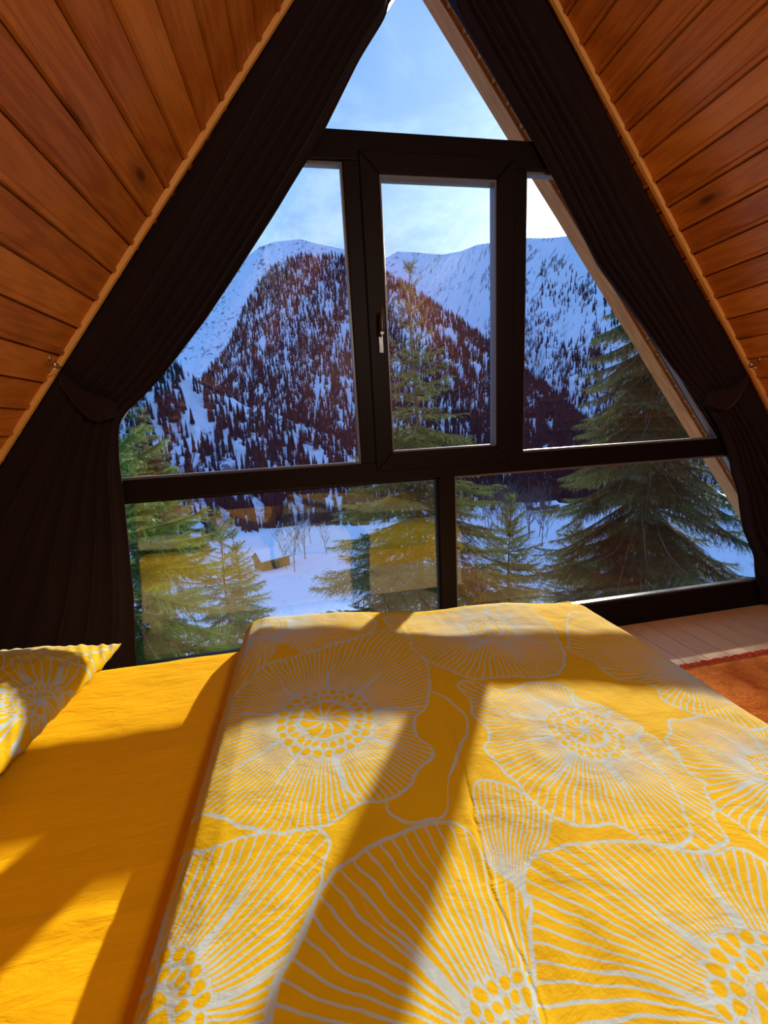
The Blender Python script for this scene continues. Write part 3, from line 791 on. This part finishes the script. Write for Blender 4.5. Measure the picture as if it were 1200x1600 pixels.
BACK = [(-50, 14), (-30, 15), (-14, 16), (-9, 18), (-5, 19.8), (-3.4, 20.8), (-1.5, 21.4), (1.6, 21.7), (3.9, 21.2), (7.4, 20.6), (11.7, 19.5), (13.4, 20.15), (15.6, 19.9), (18.8, 19.4), (21.1, 19.5), (23, 19.9), (25, 19.9), (28.5, 19.8), (31, 19.4), (33.3, 19.2), (37.2, 19.2), (43, 19.1), (55, 20), (75, 18)]
def back_fn(az, t):
    a = math.degrees(az); ec = lerp_tab(BACK, a)
    rn = float(np.interp(a, [-60, 14, 28, 36, 75], [1000, 1000, 640, 520, 480])); rf = float(np.interp(a, [-60, 14, 28, 36, 75], [3250, 3250, 1500, 1200, 1200]))
    r = rn + (rf-rn)*t + .12*rn*fbm(a/5, t*3, 21)*max(0, .94-t)
    if t > .94: return az_pt(az, r+(t-.94)*9000*rf/3250, r*math.tan(math.radians(ec)) - (t-.94)*4500*rf/3250)
    e = -9 + (ec+9)*(t/.94)**.95
    rid = 1-abs(mnoise.noise(Vector((a/2.6, t*2.0, 5))))*2
    return az_pt(az, r, r*math.tan(math.radians(e)) + (34*fbm(a/1.6, t*9, 4) + 60*(rid-.5)*min(1, t*3))*(.94-t)*1.3*rn/1000)

def snow_mat(name, speck, scale, thr, rock=(.05, .05, .06), vscale=.35):
    m, t, b = mat_base(name, (.8, .84, .9), .6, .2)
    oc = t.node('ShaderNodeTexCoord').outputs['Object']
    a = t.noise(t.mapping(oc, (1, 1, vscale)), scale, 6, .68, .4)
    a2 = t.noise(oc, scale*.12, 3, .6)
    f = t.rng(t.m('ADD', t.m('MULTIPLY', a, .75), t.m('MULTIPLY', a2, .35)), thr, thr+.035)
    t.put(b.inputs['Base Color'], t.mix(t.m('MULTIPLY', f, speck), rgb(.82, .86, .93), rgb(*rock)))
    t.put(b.inputs['Normal'], t.bump(t.noise(oc, scale*.6, 5, .65), .8, .5/scale*1.2))
    return m
M_snow_near = snow_mat('snow_ground', .9, .9, .655)
M_snow_hill = snow_mat('snow_forest_floor', .85, .12, .58)
M_snow_spur = snow_mat('snow_under_forest', .8, .05, .60)
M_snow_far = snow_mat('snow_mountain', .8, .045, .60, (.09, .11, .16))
terrain('ground_outside', -70, 85, 220, 150, ground_fn, M_snow_near)
terrain('hill_left', -60, 30, 200, 60, hill_fn, M_snow_hill)
terrain('forested_spur', -16, 50, 300, 120, spur_fn, M_snow_spur)
terrain('snow_mountains', -50, 75, 520, 170, back_fn, M_snow_far)

# ------------------------------------------------------------------ outdoors: distant and middle forest
M_conifer, t, b = mat_base('dark_conifer', (.018, .030, .022), 1.0, .0)
oc = t.node('ShaderNodeTexCoord').outputs['Object']
t.put(b.inputs['Base Color'], t.mix(t.noise(oc, .6, 3), rgb(.008, .020, .036), rgb(.022, .042, .050)))  # bluish tint puts the haze of distance into the tree colour
M_bark, t, b = mat_base('spruce_bark', (.16, .10, .07), .9, .1)
oc = t.node('ShaderNodeTexCoord').outputs['Object']
t.put(b.inputs['Base Color'], t.mix(t.noise(t.mapping(oc, (1, 1, .2)), 40, 4, .6), rgb(.10, .06, .045), rgb(.30, .20, .14)))
M_bare, _, _ = mat_base('bare_twigs', (.11, .075, .065), .9, .1)

rng = np.random.default_rng(11)
wsz = lambda a: float(np.interp(a, [8, 30], [1.0, .62]))
def far_forest(name, fn, az0, az1, n, t0, t1, hmin, hmax, dens, label):
    Vs = []; Fs = []; cnt = 0; base = 0
    ring5 = [(math.cos(2*math.pi*k/5), math.sin(2*math.pi*k/5)) for k in range(5)]
    k = 0
    while cnt < n and k < n*14:
        k += 1
        a = math.radians(rng.uniform(az0, az1)); t_ = t0+(t1-t0)*rng.random()**.8
        if rng.random() > dens(math.degrees(a), t_): continue
        p = fn(a, t_); h = rng.uniform(hmin, hmax)*wsz(math.degrees(a)); r_ = h*rng.uniform(.10, .16)
        lx, ly = rng.uniform(-.04, .04, 2)*h
        ph = rng.uniform(0, 1.2); c_, s_ = math.cos(ph), math.sin(ph)
        for (zb, zt, rr) in ((-.08, .62, 1.0), (.36, 1.0, .62)):
            for (x5, y5) in ring5: Vs.append((p[0]+(x5*c_-y5*s_)*r_*rr, p[1]+(x5*s_+y5*c_)*r_*rr, p[2]+h*zb))
            Vs.append((p[0]+lx*zt, p[1]+ly*zt, p[2]+h*zt))
            for q in range(5): Fs.append((base+q, base+(q+1) % 5, base+5))
            base += 6
        cnt += 1
    o = mesh(name, np.array(Vs), np.array(Fs), M_conifer); tag(o, label, 'forest', kind='stuff'); return o
def d_spur(a, t_):
    n_ = fbm(a/1.7, t_*14, 9) ; v = fbm(a/.55, t_*4, 19)
    e = 1.0 if t_ > .84 else .62
    return min(1, max(0, e + .9*n_ + .55*v + (.25 if t_ < .3 else 0)))
far_forest('spur_forest', spur_fn, -13, 46, 26000, .0, .925, 11, 20, d_spur, 'dense dark conifer forest covering the rounded snowy spur in the middle distance')
def d_back(a, t_):
    n_ = fbm(a/2.2, t_*9, 29); v = fbm(a/.5, t_*3, 39)
    s_ = max(.3 if t_ < .86 else 0, 1-t_/.9) if a > 24 else (.75*max(0, 1-t_/.55) if a < -4 else 0)
    return min(1, max(0, s_*1.0 + (.8*n_+.6*v)*min(1, s_*2.2) - .12))
far_forest('mountain_forest', back_fn, -30, 62, 12000, .0, .88, 12, 24, d_back, 'scattered dark conifers up the steep snowy mountain face on the right')

far_forest('hillside_forest', hill_fn, -30, 24, 2600, .02, .93, 6, 13, lambda a, t_: min(1, max(.0, .55+1.2*fbm(a/2.5, t_*5, 3))), 'dense dark undergrowth of conifers covering the lower left hillside')
def mid_spruce(seed):
    rg = random.Random(seed); mb = MB(); h = 1.0
    lay = 13
    for k in range(lay):
        f = k/lay; z0 = .08+.86*f; rr = .17*(1-f)**.8*(rg.uniform(.85, 1.1)) + .008; n_ = 11
        zt = z0+.16*(1-f*.5); V = [(0, 0, min(1.0, zt))]
        for q in range(n_*2):
            a = math.pi*q/n_ + k*.7
            r_ = rr*(rg.uniform(.8, 1.15) if q % 2 == 0 else rg.uniform(.42, .58))
            V.append((r_*math.cos(a), r_*math.sin(a), z0 - (.035 if q % 2 == 0 else .0)*(1-f)))
        mb.add(V, [(0, 1+q, 1+(q+1) % (n_*2)) for q in range(n_*2)])
    mb.tube([(0, 0, -.1), (0, 0, .5), (0, 0, .98)], [.012, .008, .002], 5)
    me = mb.build('conifer', M_conifer); return me
def bare_tree(seed):
    rg = random.Random(seed); mb = MB()
    def br(p, d, L, r_, depth):
        pts = [p]; q = p
        for i in range(3):
            d = (d + Vector((rg.uniform(-.12, .12), rg.uniform(-.12, .12), .10))).normalized(); q = q + d*L/3; pts.append(q)
        mb.tube(pts, [r_, r_*.8, r_*.55, r_*.3], 3, False)
        if depth:
            for i in range(6 if depth == 2 else 4):
                s_ = rg.uniform(.25, 1); pp = p.lerp(q, s_); a = rg.uniform(0, 6.28)
                br(pp, (d + Vector((math.cos(a), math.sin(a), .3))*.75).normalized(), L*rg.uniform(.3, .5), r_*.5, depth-1)
    br(Vector((0, 0, -.05)), Vector((0, 0, 1)), .95, .011, 2)
    for i in range(16):
        a = rg.uniform(0, 6.28); br(Vector((0, 0, rg.uniform(.35, .9))), Vector((math.cos(a), math.sin(a), .9)).normalized(), .22, .005, 1)
    return mb.build('bare_tree', M_bare)
protoM = [mid_spruce(s_) for s_ in (1, 2, 3)]
protoB = [bare_tree(s_) for s_ in (4, 5)]
usedM = set(); usedB = set()
def put(protos, used, k, loc, h, label, cat, group):
    k %= len(protos)
    o = protos[k]
    if k in used: o = protos[k].copy(); col.objects.link(o)
    used.add(k)
    o.location = loc; s_ = h; w_ = rng.uniform(.85, 1.2); o.scale = (s_*w_, s_*w_, s_); o.rotation_euler = (0, 0, rng.uniform(0, 6.28))
    tag(o, label, cat, group)
cnt = 0
zones = [  # azimuth range, function, t range, count, height range, label, group
 (-24, 8, hill_fn, (.10, .93), 125, (10, 16), 'dark conifer on the lower left hillside seen through the tall left pane', 'conifers on the left hillside'),
 (-10, 46, spur_fn, (.0, .10), 120, (14, 21), 'dark conifer at the foot of the forested spur across the valley', 'conifers at the foot of the spur'),
]
for a0, a1, fn, (ta, tb), n_, (h0, h1), lab, grp in zones:
    for i in range(n_):
        az = math.radians(rng.uniform(a0, a1)); t_ = rng.uniform(ta, tb); p = fn(az, t_)
        put(protoM, usedM, cnt, p, rng.uniform(h0, h1), lab, 'tree', grp); cnt += 1
for i in range(40):
    az = math.radians(rng.uniform(-4, 34)); r_ = rng.uniform(210, 420)
    if 25 < math.degrees(az) < 34.5: az = math.radians(rng.uniform(4, 22))
    put(protoM, usedM, cnt, az_pt(az, r_, ground_z(az, r_)-.3), rng.uniform(9, 15), 'dark conifer standing on the valley floor below the window', 'tree', 'conifers on the valley floor'); cnt += 1
for i in range(70):
    if i < 48: az = math.radians(rng.uniform(23.5, 32)); r_ = rng.uniform(105, 230); p = az_pt(az, r_, ground_z(az, r_)-.2); lab = 'bare brown tree in the thicket below the two snow-roofed cabins'; grp = 'bare trees in the valley thicket'
    else: az = math.radians(rng.uniform(-18, -2)); p = hill_fn(az, rng.uniform(.2, .85)); lab = 'bare brown tree among the conifers of the left hillside'; grp = 'bare trees on the left hillside'
    put(protoB, usedB, i, p, rng.uniform(9, 14), lab, 'tree', grp)

for i, (a_, r_, h_) in enumerate(((-4.2, 84, 9), (-3.2, 80, 10), (-1.6, 92, 11), (-2.2, 104, 9), (1.5, 96, 8), (-.6, 118, 10))):
    az = math.radians(a_); put(protoB, usedB, i, az_pt(az, r_, ground_z(az, r_)-.2), h_, 'thin bare tree on the open snow slope right of the lone cabin', 'tree', 'bare trees beside the lone cabin')

# ------------------------------------------------------------------ cabins
M_cabin, t, b = mat_base('weathered_cabin_boards', (.22, .11, .05), .8, .2)
oc = t.node('ShaderNodeTexCoord').outputs['Object']
t.put(b.inputs['Base Color'], t.mix(t.noise(t.mapping(oc, (.3, .3, 6)), 3, 3), rgb(.12, .06, .03), rgb(.36, .19, .09)))
M_rsnow, _, _ = mat_base('roof_snow', (.85, .88, .93), .6, .2)
def cabin(az, r_, L_, W_, H_, rot, label):
    az = math.radians(az); p = az_pt(az, r_, ground_z(az, r_)-.4)
    c_ = empty('cabin', p); c_.rotation_euler = (0, 0, rot); tag(c_, label, 'cabin')
    g = H_*1.55
    mb = MB(); V = [(-L_/2, -W_/2, -2), (L_/2, -W_/2, -2), (L_/2, W_/2, -2), (-L_/2, W_/2, -2), (-L_/2, -W_/2, H_), (L_/2, -W_/2, H_), (L_/2, W_/2, H_), (-L_/2, W_/2, H_), (-L_/2, 0, g), (L_/2, 0, g)]
    mb.add(V, [(0, 1, 5, 4), (2, 3, 7, 6), (0, 4, 8, 7, 3), (1, 2, 6, 9, 5)]); mb.build('walls', M_cabin, c_)
    o_ = .35
    for s_ in (-1, 1):
        mb = MB(); k_ = (g-H_)/(W_/2); ze = H_-k_*o_
        a = [(-L_/2-o_, s_*(W_/2+o_), ze), (L_/2+o_, s_*(W_/2+o_), ze), (L_/2+o_, 0, g), (-L_/2-o_, 0, g)]
        mb.add(a+[(x_, y_, z_+.10) for x_, y_, z_ in a], [(0, 1, 2, 3), (4, 5, 6, 7), (0, 1, 5, 4), (1, 2, 6, 5), (2, 3, 7, 6), (3, 0, 4, 7)]); rf = mb.build('roof', M_cabin, c_)
        mb = MB(); a = [(x_*.98, y_*.96, z_+.101) for x_, y_, z_ in a]
        mb.add(a+[(x_, y_, z_+.30) for x_, y_, z_ in a], [(0, 1, 2, 3), (4, 5, 6, 7), (0, 1, 5, 4), (1, 2, 6, 5), (2, 3, 7, 6), (3, 0, 4, 7)]); mb.build('roof_snow', M_rsnow, rf)
    mb = MB(); mb.box((-L_*.12, -W_/2-.05, 0), (L_*.12, -W_/2-.01, H_*.75)); mb.build('door', M_black, c_)
cabin(-6.1, 88, 6.0, 4.6, 2.7, .5, 'small brown wooden cabin with a snowy roof alone on the snow slope below')
cabin(30.0, 262, 7, 5.5, 2.6, .5, 'left of two distant snow-roofed cabins in the valley on the right')
cabin(32.0, 275, 9.5, 6.5, 3, .2, 'right of two distant snow-roofed cabins in the valley on the right, the larger')

# ------------------------------------------------------------------ near spruces
def needle_mat(name, c1, c2):
    m = bpy.data.materials.new(name); m.use_nodes = True; t = NT(m.node_tree); t.n.clear()
    oc = t.node('ShaderNodeTexCoord').outputs['Object']
    c = t.mix(t.rng(t.noise(oc, 3.5, 3), .35, .65), rgb(*c1), rgb(*c2))
    d = t.node('ShaderNodeBsdfDiffuse'); t.put(d.inputs[0], c)
    tr = t.node('ShaderNodeBsdfTranslucent'); t.put(tr.inputs[0], t.mix(.5, c, rgb(.30, .36, .10)))
    gl = t.node('ShaderNodeBsdfGlossy'); gl.inputs['Roughness'].default_value = .4; gl.inputs['Color'].default_value = rgb(.5, .5, .5)
    mx = t.node('ShaderNodeMixShader'); mx.inputs[0].default_value = .28; t.l.new(d.outputs[0], mx.inputs[1]); t.l.new(tr.outputs[0], mx.inputs[2])
    m2 = t.node('ShaderNodeMixShader'); m2.inputs[0].default_value = .05; t.l.new(mx.outputs[0], m2.inputs[1]); t.l.new(gl.outputs[0], m2.inputs[2])
    t.l.new(m2.outputs[0], t.node('ShaderNodeOutputMaterial').inputs[0]); return m
M_need = needle_mat('spruce_needles', (.045, .105, .03), (.13, .20, .055))
M_need_bright = needle_mat('fresh_spruce_needles', (.07, .19, .04), (.15, .30, .06))
M_need_dark = needle_mat('dark_spruce_needles', (.03, .075, .04), (.085, .145, .06))

def shoot_template(rg, n, nl, nw):
    """unit-length shoot along +x: a thin stem and n needles"""
    V = []; F = []
    V += [(0, -.006, 0), (0, .006, 0), (1, 0, 0)]; F.append((0, 1, 2))
    V += [(0, 0, -.006), (0, 0, .006), (1, 0, 0)]; F.append((3, 4, 5))
    for i in range(n):
        s_ = (i+.5)/n; a = rg.uniform(0, 2*math.pi)
        # needles point forwards and out, sparser underneath
        out = Vector((.55, math.cos(a), math.sin(a)*.8+.15)).normalized()*nl*rg.uniform(.8, 1.15)
        sd = Vector((1, 0, 0)).cross(out).normalized()*nw
        p = Vector((s_*.98, 0, 0)); b_ = len(V)
        V += [tuple(p-sd), tuple(p+sd), tuple(p+out)]; F.append((b_, b_+1, b_+2))
    return np.array(V), np.array(F)

def spruce(loc, H, R0, n_per_m, label, mat, seed, droop=.25, fill=1.0, zmin=0.0, bare_top=.0, shoot=.14, lean=(0, 0), powr=.85, nd=22, azr=None):
    """loc: foot of the trunk; H height; R0 crown radius at the foot; zmin: lowest whorl above the foot"""
    rg = random.Random(seed); nr = np.random.default_rng(seed)
    root = empty('spruce_tree', loc); tag(root, label, 'tree')
    tmb = MB(); bmb = MB()
    def axis(z): f_ = z/H; return Vector((lean[0]*f_*f_ + .03*math.sin(z*1.7+seed), lean[1]*f_*f_ + .03*math.cos(z*1.3+seed), z))
    zs = np.linspace(0, H, 26); tmb.tube([axis(z) for z in zs], [max(.006, .0095*(H-z)**.95+.006) for z in zs], 8)
    tmb.build('trunk', M_bark, root, True)
    tv, tf = shoot_template(rg, nd, .19, .021)
    mats = []   # (origin, x dir, up, length)
    z = H - .12
    # the leader and its candles
    def shoots_on(p0, d, L, density, flat, curve):
        """a branch: returns its points and hangs shoots on it"""
        n = max(4, int(L/.12)); pts = [p0]; p = p0; dd = d.copy(); seg = L/n
        for i in range(n):
            s_ = (i+1)/n
            dd = (dd + Vector((rg.uniform(-.06, .06), rg.uniform(-.06, .06), curve(s_)))).normalized()
            p = p + dd*seg; pts.append(p)
        return pts
    while z > zmin:
        below = H - z; f_ = below/H
        Lb = R0*(f_**powr)
        nb = 5 if below < 1.2 else 8
        a0 = rg.uniform(0, 6.28)
        for k in range(nb):
            a = a0 + 2*math.pi*k/nb + rg.uniform(-.3, .3)
            L = Lb*rg.uniform(.75, 1.12) + .06
            zz = z + rg.uniform(-.08, .08)
            el = .95 - 1.1*min(1, below/2.2) if below < 2.2 else -.15 - droop*rg.uniform(.2, 1)
            d = Vector((math.cos(a)*math.cos(el), math.sin(a)*math.cos(el), math.sin(el)))
            cv = (lambda s_: -.05+.13*s_) if below > 1.0 else (lambda s_: .04)
            pts = shoots_on(axis(zz), d, L, 1, 1, cv)
            bmb.tube(pts, [max(.0018, .0035+.006*L*(1-i/(len(pts)-1))) for i in range(len(pts))], 4, False)
            nd_scale = fill*(.10+.35*(below/bare_top)**2 if below < bare_top else 1.0)
            # side branchlets
            nsh = int(L/.022*nd_scale) + 2
            for q in range(nsh):
                s_ = (q+rg.random())/nsh
                if s_ < .12 and L > .5: continue
                fi = s_*(len(pts)-1); i0 = min(int(fi), len(pts)-2); pp = pts[i0].lerp(pts[i0+1], fi-i0)
                dd = (pts[i0+1]-pts[i0]).normalized()
                side = dd.cross(Vector((0, 0, 1)))
                if side.length < .1: side = Vector((1, 0, 0))
                side.normalize(); sg = 1 if q % 2 else -1
                ln = (shoot*.7 + .40*L*(1-s_)*(.5+s_))*rg.uniform(.7, 1.15)
                ln = min(ln, .55)
                dr = (dd*.75 + side*sg*rg.uniform(.6, 1.0) + Vector((0, 0, rg.uniform(-.45, .12)-droop*.4))).normalized()
                ns = max(1, int(round(ln/shoot)))
                # branchlet made of overlapping shoots, with twigs of its own
                cur = pp
                for r_ in range(ns):
                    mats.append((cur, dr, ln/ns*1.12))
                    if ns > 1 or rg.random() < .6:
                        for sg2 in (-1, 1):
                            d3 = (dr + side*sg2*.3 + dd*.5*sg2*sg + Vector((0, 0, rg.uniform(-.5, .1)))).normalized()
                            mats.append((cur, d3, shoot*rg.uniform(.45, .8)))
                    cur = cur + dr*(ln/ns)
                    dr = (dr + Vector((0, 0, -.12*droop*2))).normalized()
            mats.append((pts[-2], (pts[-1]-pts[-2]).normalized(), shoot))
            for i in range(max(0, len(pts)-4), len(pts)-1): mats.append((pts[i], (pts[i+1]-pts[i]).normalized(), shoot*.8))
        # inner fill along the trunk
        z -= (1.0/n_per_m)*rg.uniform(.6, 1.1)*(1.0 if below > 1 else 1.2)
    bmb.build('branches', M_bark, root)
    O = np.array([m_[0][:] for m_ in mats]); X = np.array([m_[1][:] for m_ in mats]); L_ = np.array([m_[2] for m_ in mats])
    upv = nr.normal(size=(len(mats), 3)); upv[:, 2] += 1.0
    Y = np.cross(upv, X); Y /= np.linalg.norm(Y, axis=1)[:, None]; Z = np.cross(X, Y)
    ref = shoot                                   # needles keep their size: only x is stretched
    VV = (O[:, None, :] + (tv[None, :, 0:1]*L_[:, None, None])*X[:, None, :]
          + ref*1.0*(tv[None, :, 1:2]*Y[:, None, :] + tv[None, :, 2:3]*Z[:, None, :])).reshape(-1, 3)
    FF = (tf[None] + (np.arange(len(mats))*len(tv))[:, None, None]).reshape(-1, 3)
    fo = mesh('foliage', VV, FF, mat, root); tag(fo, kind='stuff')
    return root

def at(az, r_, zrel): a = math.radians(az); return (r_*math.sin(a), r_*math.cos(a), CZ+zrel)
# in the middle: top reaches just above the ridge line
def near_tree(az, r_, ztop, R_at, depth, **kw):
    """ztop: height of the tip relative to the camera; R_at: crown radius `depth` metres below the tip"""
    zb = ground_z(math.radians(az), r_) - .3
    H = ztop - zb
    pw_ = kw.get('powr', .85)
    return spruce(at(az, r_, zb), H, R_at/((depth/H)**pw_), zmin=max(.3, H-depth-1.6), **kw)
near_tree(14.9, 6.6, 2.25, 1.75, 4.4, n_per_m=4.2, label='young spruce with a bare spiky tip rising in the middle behind the casement', mat=M_need, seed=3, bare_top=2.3, droop=.1, fill=.8, powr=1.1)
near_tree(42.5, 8.6, 4.2, 2.0, 5.6, n_per_m=4.0, label='big dense spruce filling the lower right pane beside the right curtain', mat=M_need_dark, seed=8, droop=.5, fill=.9)
near_tree(-23.5, 4.6, .75, 1.05, 2.6, n_per_m=4.6, label='bright green spruce close behind the left curtain edge', mat=M_need_bright, seed=12, droop=.35, fill=1.6)
near_tree(-12.3, 9.5, -1.6, 1.0, 2.4, n_per_m=3.6, label='slim open spruce with thin trunk in the lower left pane, left of the duvet', mat=M_need, seed=21, droop=.25, fill=.7)
near_tree(27.0, 9.5, -1.7, .9, 2.0, n_per_m=4.2, label='small spruce just right of the lower window post, left of the cabins', mat=M_need, seed=33, droop=.2)
near_tree(35.5, 12.5, -3.0, 1.3, 2.5, n_per_m=4.0, label='low spruce crown just above the duvet at its right far corner', mat=M_need_dark, seed=41, droop=.3)
near_tree(-19.0, 30, 1.6, 3.2, 8, n_per_m=2.0, label='tall spruce behind the bright green one, at the left edge of the tall left pane', mat=M_need_dark, seed=51, droop=.3, shoot=.45, nd=16)
near_tree(-10.6, 10.6, -2.1, .75, 2.4, n_per_m=3.4, label='second slim spruce right of the reddish-trunked one, nearest the lone cabin', mat=M_need, seed=61, droop=.25, fill=.6)
print('objects', len(bpy.data.objects), 'tris', sum(len(o.data.polygons) for o in bpy.data.objects if o.type == 'MESH'))
